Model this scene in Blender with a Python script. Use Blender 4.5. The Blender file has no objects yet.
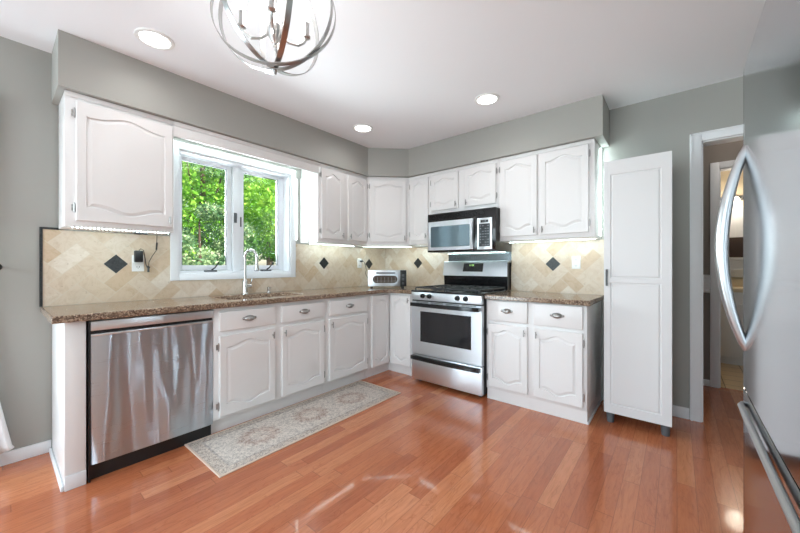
import bpy, bmesh, math, random
import numpy as np
from mathutils import Vector, Matrix
random.seed(4); PI = math.pi
sc = bpy.context.scene; COL = sc.collection

# ------------------------------------------------------------------ camera
cam = bpy.data.objects.new('camera', bpy.data.cameras.new('camera')); COL.objects.link(cam)
YAW = math.radians(39.558)
cam.location = (3.037, -3.3626, 1.1673)
cam.rotation_euler = (PI/2, 0, YAW)
cam.data.sensor_width = 36; cam.data.lens = 334.44*36/800
cam.data.shift_y = -(266.5-265.74)/800
cam.data.clip_start = .02; cam.data.clip_end = 200
sc.camera = cam
# ------------------------------------------------------------------ world, sun, daylight, exposure
sc.view_settings.view_transform = 'Standard'; sc.view_settings.look = 'None'
sc.view_settings.exposure = 0.17; sc.view_settings.gamma = 1; sc.view_settings.use_curve_mapping = False
W = bpy.data.worlds.new('world'); sc.world = W; W.use_nodes = True
wn = W.node_tree; bg = wn.nodes['Background']
sky = wn.nodes.new('ShaderNodeTexSky'); sky.sky_type = 'NISHITA'; sky.sun_disc = False
sky.sun_elevation = math.radians(52); sky.sun_rotation = math.radians(60); sky.air_density = 1.2; sky.dust_density = 1.5
wn.links.new(sky.outputs[0], bg.inputs[0]); bg.inputs[1].default_value = 0.36
sl = bpy.data.lights.new('sun', 'SUN'); sl.energy = 12; sl.angle = math.radians(1); sl.color = (1, .97, .9)
so = bpy.data.objects.new('sun', sl); COL.objects.link(so)
so.rotation_euler = Vector((.75, .05, .85)).to_track_quat('Z', 'Y').to_euler()
def area(name, loc, direction, sx, sy, power, color=(1, 1, 1), spread=PI):
    l = bpy.data.lights.new(name, 'AREA'); l.shape = 'RECTANGLE'; l.size = sx; l.size_y = sy; l.energy = power; l.color = color; l.spread = spread
    o = bpy.data.objects.new(name, l); COL.objects.link(o); o.location = loc
    o.rotation_euler = (-Vector(direction)).to_track_quat('Z', 'Y').to_euler(); return o
area('daylight_patio_door', (-.25, -4.65, 1.2), (1, .45, .55), 1.9, 2.1, 136, (.765, .92, 1))
area('front_fill_light', (2.1, -6.75, 1.45), (-.35, 1, -.3), 3.3, 1.7, 110, (.765, .92, 1))  # added fill standing in for daylight; the window behind it is unseen
area('daylight_kitchen_window', (-.35, -1.945, 1.7), (1, .05, .45), .98, .95, 70, (.84, .95, 1))

# ------------------------------------------------------------------ materials
def srgb(r, g, b):
    f = lambda c: (c/255/12.92) if c/255 <= .04045 else ((c/255+.055)/1.055)**2.4
    return (f(r), f(g), f(b), 1)
def mat(name, col, rough=.5, metal=0, **kw):
    m = bpy.data.materials.new(name); m.use_nodes = True
    p = m.node_tree.nodes['Principled BSDF']
    p.inputs['Base Color'].default_value = col if len(col) == 4 else (*col, 1)
    p.inputs['Roughness'].default_value = rough; p.inputs['Metallic'].default_value = metal
    for k, v in kw.items(): p.inputs[k.replace('_', ' ')].default_value = v
    return m
class N:
    """small node-graph helper"""
    def __init__(s, m): s.t = m.node_tree; s.p = s.t.nodes['Principled BSDF']
    def new(s, t, **kw):
        n = s.t.nodes.new(t)
        for k, v in kw.items(): setattr(n, k, v)
        return n
    def link(s, a, b): s.t.links.new(a, b)
    def m(s, op, a, b=None, c=None):
        n = s.new('ShaderNodeMath', operation=op)
        for i, v in enumerate((a, b, c)):
            if v is None: continue
            if isinstance(v, (int, float)): n.inputs[i].default_value = v
            else: s.link(v, n.inputs[i])
        return n.outputs[0]
    def coord(s): return s.new('ShaderNodeTexCoord').outputs['Object']
    def scale(s, v, sx, sy, sz):
        n = s.new('ShaderNodeVectorMath', operation='MULTIPLY'); s.link(v, n.inputs[0]); n.inputs[1].default_value = (sx, sy, sz); return n.outputs[0]
    def noise(s, v, sc_, det=3, rough=.5, dist=0):
        n = s.new('ShaderNodeTexNoise'); s.link(v, n.inputs['Vector']); n.inputs['Scale'].default_value = sc_
        n.inputs['Detail'].default_value = det; n.inputs['Roughness'].default_value = rough; n.inputs['Distortion'].default_value = dist; return n.outputs[0]
    def ramp(s, f, stops):
        n = s.new('ShaderNodeValToRGB'); e = n.color_ramp.elements
        while len(e) < len(stops): e.new(.5)
        for el, (p, c) in zip(e, stops): el.position = p; el.color = c
        s.link(f, n.inputs[0]); return n.outputs[0]
    def mix(s, f, a, b, mode='MIX'):
        n = s.new('ShaderNodeMix', data_type='RGBA', blend_type=mode)
        for i, v in ((0, f), (6, a), (7, b)):
            if isinstance(v, (int, float, tuple)): n.inputs[i].default_value = v
            else: s.link(v, n.inputs[i])
        return n.outputs[2]
    def bump(s, h, st, dist=.01):
        n = s.new('ShaderNodeBump'); n.inputs['Strength'].default_value = st; n.inputs['Distance'].default_value = dist
        s.link(h, n.inputs['Height']); s.link(n.outputs[0], s.p.inputs['Normal'])

M = {}
M['wall'] = mat('wall_paint', srgb(167, 166, 160), .55)
g = N(M['wall']); c = g.coord(); g.bump(g.noise(c, 180, 3), .06, .004)
M['ceiling'] = mat('ceiling_paint', srgb(244, 245, 248), .8)
M['taupe'] = mat('hall_paint', srgb(140, 131, 123), .6)
M['cream'] = mat('bath_paint', srgb(225, 210, 180), .6)
M['trim'] = mat('trim_paint', srgb(235, 236, 238), .35)
M['cab'] = mat('cabinet_paint', srgb(236, 234, 233), .32)
g = N(M['cab']); c = g.coord(); g.bump(g.noise(g.scale(c, 60, 60, 6), 4, 3), .05, .002)
M['pantry'] = mat('pantry_laminate', srgb(230, 229, 229), .4)
M['groove'] = mat('cabinet_groove', srgb(222, 220, 218), .45)
M['vinyl'] = mat('window_vinyl', srgb(240, 244, 248), .3)
M['black'] = mat('black_plastic', (.012, .012, .013), .3)
M['blackgloss'] = mat('black_enamel', (.008, .008, .009), .12)
M['darkglass'] = mat('dark_glass', (.02, .02, .022), .05, 0)
M['mwglass'] = mat('microwave_glass', srgb(128, 150, 160), .1, .6)
M['chrome'] = mat('brushed_nickel', (.62, .61, .6), .22, 1)
M['nickel'] = mat('pull_nickel', (.42, .41, .40), .28, 1)
M['chand'] = mat('chandelier_nickel', (.46, .455, .45), .28, 1)
M['handle'] = mat('handle_steel', (.40, .40, .405), .3, 1)
M['castiron'] = mat('cast_iron', (.02, .022, .025), .35)
M['white'] = mat('white_plastic', srgb(240, 240, 238), .35)
M['foot'] = mat('grey_foot', srgb(92, 96, 100), .5)
M['keys'] = mat('keypad', srgb(40, 48, 54), .35)
M['keyprint'] = mat('key_print', srgb(170, 180, 185), .5)
M['green_led'] = mat('clock_digit', (.1, .2, .05), .5); N(M['green_led']).p.inputs['Emission Color'].default_value = (.55, 1, .3, 1); N(M['green_led']).p.inputs['Emission Strength'].default_value = 1.2
M['louver'] = mat('louver_black', (.006, .006, .007), .35)
M['bark'] = mat('bark', srgb(80, 62, 48), .9)
M['grass'] = mat('lawn', srgb(80, 120, 45), .9)
M['brown'] = mat('brown_panel', srgb(62, 44, 34), .5)
M['fabric'] = mat('white_fabric', srgb(228, 228, 228), .9)
M['roofgrey'] = mat('grey_roof', srgb(120, 120, 126), .8)
def emit(name, col, strength):
    m = mat(name, (.9, .9, .9), .4); p = m.node_tree.nodes['Principled BSDF']
    p.inputs['Emission Color'].default_value = (*col, 1); p.inputs['Emission Strength'].default_value = strength; return m
M['can'] = emit('downlight_lens', (1, .99, .97), 9)
M['bulb'] = emit('bulb_glow', (1, .98, .95), 12)
M['led'] = emit('led_diode', (.80, 1, .96), 15)
M['ledtape'] = mat('led_tape', srgb(225, 240, 238), .5)
M['vanitybulb'] = emit('vanity_bulb', (1, .9, .75), 7)
# steel
def steel(name, col, rough, wav=0, wscale=(3, 3, .4), brush=(2, 2, 300), aniso=0, arot=0):
    m = mat(name, col, rough, 1); g = N(m); c = g.coord()
    b = g.noise(g.scale(c, *brush), 2, 2)
    g.link(g.m('MULTIPLY_ADD', b, .12, rough-.06), g.p.inputs['Roughness'])
    if aniso:
        g.p.inputs['Anisotropic'].default_value = aniso; g.p.inputs['Anisotropic Rotation'].default_value = arot
        tg = g.new('ShaderNodeTangent', direction_type='RADIAL', axis='Z'); g.link(tg.outputs[0], g.p.inputs['Tangent'])
    if wav: g.bump(g.noise(g.scale(c, *wscale), 1, 1.2, .4), wav, .1)
    return m
M['steel'] = steel('stainless_steel', srgb(228, 233, 238), .36, aniso=.7, arot=.25)
M['dwsteel'] = steel('dishwasher_steel', srgb(198, 210, 220), .30, .8, (6.5, 6.5, 1.0), aniso=.85, arot=.25)
M['fridge'] = steel('fridge_steel', srgb(182, 185, 190), .12, .03, (2, 2, .5))
M['splashsteel'] = steel('splash_steel', srgb(104, 110, 112), .2)
M['basin'] = steel('sink_steel', srgb(150, 150, 150), .3)
# glass
M['glass'] = mat('window_glass', (1, 1, 1), 0, 0)
g = N(M['glass']); tr = g.new('ShaderNodeBsdfTransparent'); gl = g.new('ShaderNodeBsdfGlossy'); gl.inputs['Roughness'].default_value = 0
fr = g.new('ShaderNodeFresnel'); fr.inputs[0].default_value = 1.45; mx = g.new('ShaderNodeMixShader')
g.link(fr.outputs[0], mx.inputs[0]); g.link(tr.outputs[0], mx.inputs[1]); g.link(gl.outputs[0], mx.inputs[2])
g.link(mx.outputs[0], g.t.nodes['Material Output'].inputs[0])
# oak strip floor, strips along Y
m = M['floor'] = mat('oak_floor', (.5, .2, .1), .2); g = N(m); c = g.coord()
sx = g.new('ShaderNodeSeparateXYZ'); g.link(c, sx.inputs[0]); PW = .076
xr = g.m('DIVIDE', sx.outputs[0], PW); row = g.m('FLOOR', xr); fx = g.m('FRACT', xr)
w1 = g.new('ShaderNodeTexWhiteNoise', noise_dimensions='1D'); g.link(row, w1.inputs['W'])
yy = g.m('DIVIDE', g.m('ADD', sx.outputs[1], g.m('MULTIPLY', w1.outputs[0], 7.0)), .95)
yy = g.m('ADD', yy, g.m('MULTIPLY', g.m('SINE', g.m('MULTIPLY', yy, 2.1)), .22))
idx = g.m('FLOOR', yy); fy = g.m('FRACT', yy)
cb = g.new('ShaderNodeCombineXYZ'); g.link(row, cb.inputs[0]); g.link(idx, cb.inputs[1])
w2 = g.new('ShaderNodeTexWhiteNoise', noise_dimensions='2D'); g.link(cb.outputs[0], w2.inputs['Vector'])
base = g.ramp(w2.outputs[0], [(0, srgb(176, 98, 64)), (.25, srgb(190, 111, 73)), (.7, srgb(198, 119, 80)), (1, srgb(212, 138, 96))])
off = g.new('ShaderNodeVectorMath', operation='MULTIPLY_ADD'); g.link(w2.outputs['Color'], off.inputs[0]); off.inputs[1].default_value = (30, 30, 30); g.link(c, off.inputs[2])
gr = g.noise(g.scale(off.outputs[0], 1, .09, 1), 70, 4, .6, .6)
ca = g.noise(g.scale(off.outputs[0], 1, .16, 1), 12, 3, .5, 2.2)
gr2 = g.ramp(gr, [(.3, (.78, .72, .68, 1)), (.6, (1, 1, 1, 1))])
ca2 = g.ramp(g.m('FRACT', g.m('MULTIPLY', ca, 5)), [(0, (.84, .78, .74, 1)), (.22, (1, 1, 1, 1)), (1, (1.0, 1.0, 1.0, 1))])
colr = g.mix(1.0, g.mix(.8, base, gr2, 'MULTIPLY'), ca2, 'MULTIPLY')
ex = g.m('LESS_THAN', g.m('MINIMUM', fx, g.m('SUBTRACT', 1, fx)), .017)
ey = g.m('LESS_THAN', g.m('MINIMUM', fy, g.m('SUBTRACT', 1, fy)), .0022)
seam = g.m('MAXIMUM', ex, ey)
colr = g.mix(g.m('MULTIPLY', seam, .35), colr, srgb(70, 34, 20))
g.link(colr, g.p.inputs['Base Color']); g.p.inputs['Roughness'].default_value = .24; g.p.inputs['Specular IOR Level'].default_value = .35
g.p.inputs['Coat Weight'].default_value = .45; g.p.inputs['Coat Roughness'].default_value = .06
h = g.m('ADD', g.m('MULTIPLY', seam, -1.0), g.m('MULTIPLY', g.noise(g.scale(off.outputs[0], 1, .2, 1), 9, 2), .9))
h = g.m('ADD', h, g.m('MULTIPLY', w2.outputs[0], .5)); g.bump(h, .22, .003)
# bathroom tile
m = M['floortile'] = mat('floor_tile', srgb(205, 180, 140), .35); g = N(m); c = g.coord()
br = g.new('ShaderNodeTexBrick', offset=0); g.link(c, br.inputs['Vector']); br.inputs['Scale'].default_value = 1
br.inputs['Brick Width'].default_value = .2; br.inputs['Row Height'].default_value = .2; br.inputs['Mortar Size'].default_value = .005
br.inputs['Color1'].default_value = srgb(214, 190, 152); br.inputs['Color2'].default_value = srgb(205, 178, 140); br.inputs['Mortar'].default_value = srgb(140, 115, 85)
g.link(br.outputs[0], g.p.inputs['Base Color'])
# granite
m = M['granite'] = mat('brown_granite', srgb(120, 90, 70), .14); g = N(m); c = g.coord()
vo = g.new('ShaderNodeTexVoronoi'); g.link(c, vo.inputs['Vector']); vo.inputs['Scale'].default_value = 150
n1 = g.noise(c, 60, 4, .7); n2 = g.noise(c, 14, 3)
v1 = g.new('ShaderNodeSeparateColor'); g.link(vo.outputs['Color'], v1.inputs[0])
f = g.m('ADD', g.m('MULTIPLY', v1.outputs[0], .55), g.m('MULTIPLY', n1, .6))
cc = g.ramp(f, [(.2, srgb(40, 30, 26)), (.42, srgb(92, 72, 60)), (.62, srgb(142, 118, 98)), (.85, srgb(196, 174, 150))])
g.link(g.mix(g.m('MULTIPLY', n2, .4), cc, srgb(132, 108, 88)), g.p.inputs['Base Color'])
# travertine (per-tile value in attribute 'tint')
m = M['tile'] = mat('travertine_tile', srgb(215, 198, 172), .38); g = N(m); c = g.coord()
at = g.new('ShaderNodeAttribute', attribute_name='tint'); 
b = g.ramp(at.outputs['Fac'], [(0, srgb(204, 180, 152)), (.22, srgb(214, 195, 172)), (.7, srgb(218, 203, 185)), (1, srgb(227, 216, 202))])
n1 = g.noise(c, 13, 5, .7, 1.8)
b = g.mix(1.0, b, g.ramp(n1, [(.3, (.86, .81, .74, 1)), (.55, (1, 1, 1, 1))]), 'MULTIPLY')
n2 = g.noise(c, 70, 2)
b = g.mix(g.ramp(n2, [(.68, (0, 0, 0, 1)), (.76, (.5, .5, .5, 1))]), b, srgb(160, 132, 104))
g.link(b, g.p.inputs['Base Color']); g.bump(n1, .15, .003)
M['grout'] = mat('grout', srgb(214, 203, 187), .8)
m = M['inlay'] = mat('black_stone', srgb(40, 42, 43), .3); g = N(m); c = g.coord()
g.link(g.ramp(g.noise(c, 120, 4, .7), [(.4, srgb(24, 26, 27)), (.7, srgb(62, 64, 64))]), g.p.inputs['Base Color'])
# rug (object coords: x across -.265...265, y along)
m = M['rug'] = mat('rug_pile', srgb(180, 172, 165), .95); g = N(m); c = g.coord()
sp = g.new('ShaderNodeSeparateXYZ'); g.link(c, sp.inputs[0])
yn = g.m('SUBTRACT', g.m('FRACT', g.m('ADD', g.m('DIVIDE', sp.outputs[1], .42), .5)), .5)
dx = g.m('DIVIDE', sp.outputs[0], .15); dy = g.m('DIVIDE', g.m('MULTIPLY', yn, .42), .17)
rr = g.m('SQRT', g.m('ADD', g.m('MULTIPLY', dx, dx), g.m('MULTIPLY', dy, dy)))
an = g.m('ARCTAN2', dy, dx); rr = g.m('ADD', rr, g.m('MULTIPLY', g.m('SINE', g.m('MULTIPLY', an, 12)), .06))
rr = g.m('ADD', rr, g.m('MULTIPLY', g.m('SUBTRACT', g.noise(c, 40, 3), .5), .35))
med = g.ramp(rr, [(0, srgb(196, 180, 170)), (.3, srgb(214, 204, 196)), (.5, srgb(168, 132, 118)), (.68, srgb(150, 116, 106)), (.86, srgb(214, 206, 198)), (1, srgb(208, 202, 196))])
vo = g.new('ShaderNodeTexVoronoi', feature='F1'); g.link(c, vo.inputs['Vector']); vo.inputs['Scale'].default_value = 30; vo.inputs['Randomness'].default_value = .8
pat = g.ramp(g.m('FRACT', g.m('MULTIPLY', g.m('ADD', vo.outputs[0], g.m('MULTIPLY', g.noise(c, 22, 3), .9)), 3.0)), [(.25, srgb(128, 118, 116)), (.4, srgb(222, 214, 206)), (.8, srgb(220, 210, 202)), (.95, srgb(150, 134, 126))])
field = g.mix(.38, med, pat)
edge = g.m('ABSOLUTE', sp.outputs[0])
ey_ = g.m('ABSOLUTE', sp.outputs[1])
ed = g.m('MAXIMUM', g.m('SUBTRACT', edge, .19), g.m('SUBTRACT', ey_, .70))
bord = g.m('MULTIPLY', g.m('GREATER_THAN', ed, 0), g.m('LESS_THAN', ed, .012))
bord2 = g.m('GREATER_THAN', ed, .012)
bc = g.ramp(g.m('FRACT', g.m('MULTIPLY', g.m('ADD', vo.outputs[0], g.noise(c, 30, 3)), 4.0)), [(.3, srgb(134, 124, 120)), (.5, srgb(216, 202, 190)), (.9, srgb(186, 170, 158))])
field = g.mix(bord2, field, bc); field = g.mix(bord, field, srgb(150, 144, 144))
field = g.mix(.4, field, g.ramp(g.noise(c, 62, 4, .75), [(.38, srgb(122, 106, 96)), (.56, srgb(242, 228, 212))]))
g.link(field, g.p.inputs['Base Color']); g.bump(g.noise(c, 500, 2), .5, .003)
M['rugedge'] = mat('rug_binding', srgb(222, 200, 182), .9)
def leafmat(name, a, b, d):
    m = mat(name, a, .6); g = N(m); at = g.new('ShaderNodeAttribute', attribute_name='tint')
    col = g.ramp(at.outputs['Fac'], [(0, a), (.5, b), (1, d)]); g.link(col, g.p.inputs['Base Color'])
    tl = g.new('ShaderNodeBsdfTranslucent'); g.link(col, tl.inputs[0]); mx = g.new('ShaderNodeMixShader'); mx.inputs[0].default_value = .35
    g.link(g.p.outputs[0], mx.inputs[1]); g.link(tl.outputs[0], mx.inputs[2]); g.link(mx.outputs[0], g.t.nodes['Material Output'].inputs[0]); return m
M['leafA'] = leafmat('leaf_bright', srgb(70, 130, 25), srgb(120, 180, 45), srgb(185, 220, 90))
M['leafB'] = leafmat('leaf_mid', srgb(50, 100, 35), srgb(90, 145, 55), srgb(150, 190, 100))
M['leafC'] = leafmat('needle_dark', srgb(45, 85, 50), srgb(100, 140, 90), srgb(190, 205, 150))

# ------------------------------------------------------------------ mesh helpers
class B:
    def __init__(s): s.bm = bmesh.new()
    def box(s, x0, x1, y0, y1, z0, z1, bev=0, seg=2):
        x0, x1 = min(x0, x1), max(x0, x1); y0, y1 = min(y0, y1), max(y0, y1); z0, z1 = min(z0, z1), max(z0, z1)
        r = bmesh.ops.create_cube(s.bm, size=1); vs = r['verts']
        for v in vs: v.co = Vector(((x0+x1)/2+v.co.x*(x1-x0), (y0+y1)/2+v.co.y*(y1-y0), (z0+z1)/2+v.co.z*(z1-z0)))
        if bev:
            es = list({e for v in vs for e in v.link_edges})
            bmesh.ops.bevel(s.bm, geom=es, offset=min(bev, .49*min(x1-x0, y1-y0, z1-z0)), segments=seg, affect='EDGES', profile=.5)
        return s
    def cyl(s, a, b, r0, r1=None, seg=16, cap=True):
        r1 = r0 if r1 is None else r1; a = Vector(a); b = Vector(b); d = b-a
        q = d.to_track_quat('Z', 'Y').to_matrix()
        A = [s.bm.verts.new(a+q@Vector((r0*math.cos(t), r0*math.sin(t), 0))) for t in [2*PI*i/seg for i in range(seg)]]
        C_ = [s.bm.verts.new(b+q@Vector((r1*math.cos(t), r1*math.sin(t), 0))) for t in [2*PI*i/seg for i in range(seg)]]
        for i in range(seg): s.bm.faces.new((A[i], A[(i+1) % seg], C_[(i+1) % seg], C_[i]))
        if cap: s.bm.faces.new(A[::-1]); s.bm.faces.new(C_)
        return s
    def lathe(s, prof, at=(0, 0, 0), seg=24, axis='Z'):
        rings = []; at = Vector(at)
        for r, z in prof:
            ring = []
            for i in range(seg):
                t = 2*PI*i/seg; p = Vector((r*math.cos(t), r*math.sin(t), z))
                if axis == 'Y': p = Vector((p.x, -p.z, p.y))
                if axis == 'X': p = Vector((p.z, p.x, p.y))
                ring.append(s.bm.verts.new(at+p))
            rings.append(ring)
        for A, C_ in zip(rings, rings[1:]):
            for i in range(seg): s.bm.faces.new((A[i], A[(i+1) % seg], C_[(i+1) % seg], C_[i]))
        for R_ in (rings[0][::-1], rings[-1]):
            try: s.bm.faces.new(R_)
            except Exception: pass
        return s
    def tube(s, pts, rad, seg=10, flat=None, closed=False, up=(0, 0, 1)):
        """sweep; rad a number or list; flat=(w,t) sweeps a rectangle instead"""
        pts = [Vector(p) for p in pts]; n = len(pts); rings = []; prev = None
        for i, p in enumerate(pts):
            if closed: d = pts[(i+1) % n]-pts[i-1]
            else: d = pts[min(i+1, n-1)]-pts[max(i-1, 0)]
            d.normalize()
            if flat: 
                u = Vector(up) if not callable(up) else up(p); u = (u-d*u.dot(d)).normalized(); v = d.cross(u)
                w, t = flat; cs = [(-w/2, -t/2), (w/2, -t/2), (w/2, t/2), (-w/2, t/2)]
                ring = [s.bm.verts.new(p+v*a+u*b_) for a, b_ in cs]
            else:
                if prev is None:
                    u = d.orthogonal().normalized()
                else: u = (prev-d*prev.dot(d)).normalized()
                prev = u; v = d.cross(u); r = rad[i] if isinstance(rad, (list, tuple)) else rad
                ring = [s.bm.verts.new(p+(u*math.cos(2*PI*k/seg)+v*math.sin(2*PI*k/seg))*r) for k in range(seg)]
            rings.append(ring)
        k = len(rings[0]); rng = range(n if closed else n-1)
        for i in rng:
            A = rings[i]; C_ = rings[(i+1) % n]
            for j in range(k): s.bm.faces.new((A[j], A[(j+1) % k], C_[(j+1) % k], C_[j]))
        if not closed: s.bm.faces.new(rings[0][::-1]); s.bm.faces.new(rings[-1])
        return s
    def prism(s, poly, fn, depth):
        """poly: 2D points; fn(u,v,d)->3D; extruded from d=0 to depth"""
        A = [s.bm.verts.new(fn(u, v, 0)) for u, v in poly]; C_ = [s.bm.verts.new(fn(u, v, depth)) for u, v in poly]; n = len(poly)
        s.bm.faces.new(A); s.bm.faces.new(C_[::-1])
        for i in range(n): s.bm.faces.new((A[i], C_[i], C_[(i+1) % n], A[(i+1) % n]))
        return s
    def quad(s, *pts): s.bm.faces.new([s.bm.verts.new(p) for p in pts]); return s
    def build(s, name, m, parent=None, smooth=30):
        bmesh.ops.recalc_face_normals(s.bm, faces=s.bm.faces[:])
        me = bpy.data.meshes.new(name); s.bm.to_mesh(me); s.bm.free()
        return link(name, me, m, parent, smooth)
def link(name, me, m, parent=None, smooth=30):
    if isinstance(m, str): m = M[m]
    me.materials.append(m)
    o = bpy.data.objects.new(name, me); COL.objects.link(o)
    if smooth:
        me.polygons.foreach_set('use_smooth', [True]*len(me.polygons)); me.set_sharp_from_angle(angle=math.radians(smooth))
    if parent: o.parent = parent
    return o
def tag(o, label, cat, group=None, kind=None):
    o['label'] = label; o['category'] = cat
    if group: o['group'] = group
    if kind: o['kind'] = kind
    return o
def thing(name, label, cat, loc=(0, 0, 0), rz=0, group=None):
    o = bpy.data.objects.new(name, None); COL.objects.link(o); o.empty_display_size = .1
    o.location = loc; o.rotation_euler = (0, 0, rz); return tag(o, label, cat, group)
def copy_tree(o, parent=None):
    c_ = o.copy(); COL.objects.link(c_)
    if parent: c_.parent = parent
    for ch in [x for x in COL.objects if x.parent == o]: copy_tree(ch, c_)
    return c_
def struct(name, b, m, parent=None, smooth=30):
    o = b.build(name, m, parent, smooth)
    if not parent: o['kind'] = 'structure'
    return o
def text_mesh(body, size, extr=.0006):
    cu = bpy.data.curves.new('t', 'FONT'); cu.body = body; cu.size = size; cu.extrude = extr; cu.align_x = 'CENTER'; cu.align_y = 'CENTER'
    o = bpy.data.objects.new('t', cu); COL.objects.link(o); bpy.context.view_layer.update()
    dg = bpy.context.evaluated_depsgraph_get(); me = bpy.data.meshes.new_from_object(o.evaluated_get(dg)); bpy.data.objects.remove(o); me.materials.clear(); return me
LW = PI/2          # units standing on the left wall: local x -> +Y, local -y -> +X

# ------------------------------------------------------------------ room shell
H = 2.505; RX = 4.05; FY = -6.6
struct('floor', B().box(-.16, RX+.1, FY-.1, 1.08, -.1, 0), 'floor', smooth=0)
struct('ceiling', B().box(-.16, RX+.1, FY-.1, .12, H, H+.1), 'ceiling', smooth=0)
WY0, WY1, WZ0, WZ1 = -2.44, -1.45, 1.10, 2.09            # kitchen window opening
PY0, PY1, PZ1 = -5.60, -3.72, 2.05                       # patio door opening
b = B()
b.box(-.16, 0, FY, PY0, 0, H).box(-.16, 0, PY1, WY0, 0, H).box(-.16, 0, WY1, .0, 0, H)
b.box(-.16, 0, PY0, PY1, PZ1, H).box(-.16, 0, WY0, WY1, 0, WZ0).box(-.16, 0, WY0, WY1, WZ1, H)
struct('wall_left', b, 'wall', smooth=0)
DX0, DX1, DZ = 3.18, 3.96, 2.10
b = B().box(-.16, DX0, 0, .12, 0, H).box(DX1, RX, 0, .12, 0, H).box(DX0, DX1, 0, .12, DZ, H)
struct('wall_back', b, 'wall', smooth=0)
struct('wall_right', B().box(RX, RX+.1, FY, 2.8, 0, H), 'wall', smooth=0)
b = B().box(-.16, .45, FY-.12, FY, 0, H).box(3.75, RX+.1, FY-.12, FY, 0, H).box(.45, 3.75, FY-.12, FY, 0, .6).box(.45, 3.75, FY-.12, FY, 2.3, H)
struct('wall_front', b, 'wall', smooth=0)
# unseen front window, added as a daylight source, and patio door frame
b = B()
for x in (.45, 1.52, 2.6, 3.69): b.box(x, x+.06, FY-.1, FY-.02, .6, 2.3)
b.box(.45, 3.75, FY-.1, FY-.02, .6, .66).box(.45, 3.75, FY-.1, FY-.02, 2.24, 2.3)
w2 = struct('added_window', b, 'vinyl'); B().box(.5, 3.7, FY-.065, FY-.055, .66, 2.24).build('pane', 'glass', w2)
b = B()
for y in (PY0, -4.70, PY1-.07): b.box(-.12, -.04, y, y+.07, 0, PZ1)
b.box(-.12, -.04, PY0, PY1, 0, .08).box(-.12, -.04, PY0, PY1, PZ1-.07, PZ1)
d1 = struct('door_1', b, 'vinyl'); B().box(-.085, -.075, PY0+.05, PY1-.05, .08, PZ1-.07).build('pane', 'glass', d1)
# soffit: an L with a 45 degree corner
DS, ZS = .343, 2.19; YS = -3.136; XE = 2.594
poly = [(0, 0), (0, YS), (DS, YS), (DS, -.671), (.671, -DS), (XE, -DS), (XE, 0)]
struct('soffit', B().prism(poly, lambda u, v, d: (u, v, ZS+d), H-ZS), 'wall', smooth=0)
COL.objects['soffit'].name = 'trim_1'
# baseboards
def bb(name, x0, x1, y0, y1, hgt=.075): 
    b = B().box(x0, x1, y0, y1, 0, hgt, .004); return struct(name, b, 'trim')
bb('baseboard_left', 0, .014, PY1+.08, -3.137); bb('baseboard_back', 2.62, 3.114, -.014, 0, .085)
bb('baseboard_hall', 3.10, 3.288, 1.036, 1.05, .06)
bb('baseboard_right', RX-.014, RX, -1.85, 0)
# doorway in the back wall: casing and jambs
b = B()
b.box(3.116, DX0+.004, -.018, 0, 0, DZ+.062, .004).box(DX1-.004, 4.03, -.018, 0, 0, DZ+.062, .004).box(DX0+.004, DX1-.004, -.018, 0, DZ-.004, DZ+.062, .004)
b.box(3.122, 3.132, -.024, -.016, 0, DZ+.056).box(3.122, 4.02, -.024, -.016, DZ+.046, DZ+.056)
b.box(DX0-.002, DX0+.012, 0, .12, 0, DZ).box(DX1-.012, DX1+.002, 0, .12, 0, DZ).box(DX0, DX1, 0, .12, DZ-.014, DZ)
struct('trim_2', b, 'trim')
# hall beyond
HX0, HX1 = 3.352, 3.96
b = B().box(2.5, HX0, 1.05, 1.16, 0, H).box(HX1, RX, 1.05, 1.16, 0, H).box(HX0, HX1, 1.05, 1.16, 2.10, H)
struct('wall_hall', b, 'taupe', smooth=0)
struct('wall_hall_end', B().box(2.4, 2.5, .12, 1.16, 0, H), 'taupe', smooth=0)
struct('ceiling_hall', B().box(2.4, RX, .12, 1.16, H, H+.1), 'ceiling', smooth=0)
b = B().box(3.289, HX0+.003, 1.03, 1.05, 0, 2.156, .004).box(HX1-.003, 4.03, 1.03, 1.05, 0, 2.156, .004).box(HX0+.003, HX1-.003, 1.03, 1.05, 2.096, 2.156, .004)
b.box(HX0, HX0+.012, 1.05, 1.16, 0, 2.1).box(HX0, HX1, 1.05, 1.16, 2.088, 2.1)
struct('trim_3', b, 'trim')
struct('trim_4', B().box(2.5, 3.289, 1.03, 1.05, .935, 1.055, .006).box(2.5, 3.289, 1.018, 1.05, 1.055, 1.08, .004).box(2.5, 3.289, 1.024, 1.05, .905, .935, .006), 'trim')
# bathroom
struct('floor_bathroom', B().box(2.6, RX, 1.08, 2.8, -.1, .004), 'floortile', smooth=0)
struct('wall_bathroom', B().box(2.6, RX, 2.7, 2.8, 0, H).box(2.5, 2.6, 1.16, 2.8, 0, H), 'cream', smooth=0)
struct('ceiling_bathroom', B().box(2.5, RX, 1.16, 2.8, H, H+.1), 'ceiling', smooth=0)
l = bpy.data.lights.new('hall_fill', 'POINT'); l.energy = 2.5; l.color = (1, .93, .85); l.shadow_soft_size = .12  # added fill light for the hall, no fixture hangs here
o = bpy.data.objects.new('hall_fill', l); COL.objects.link(o); o.location = (3.5, .6, 2.35)

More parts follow.
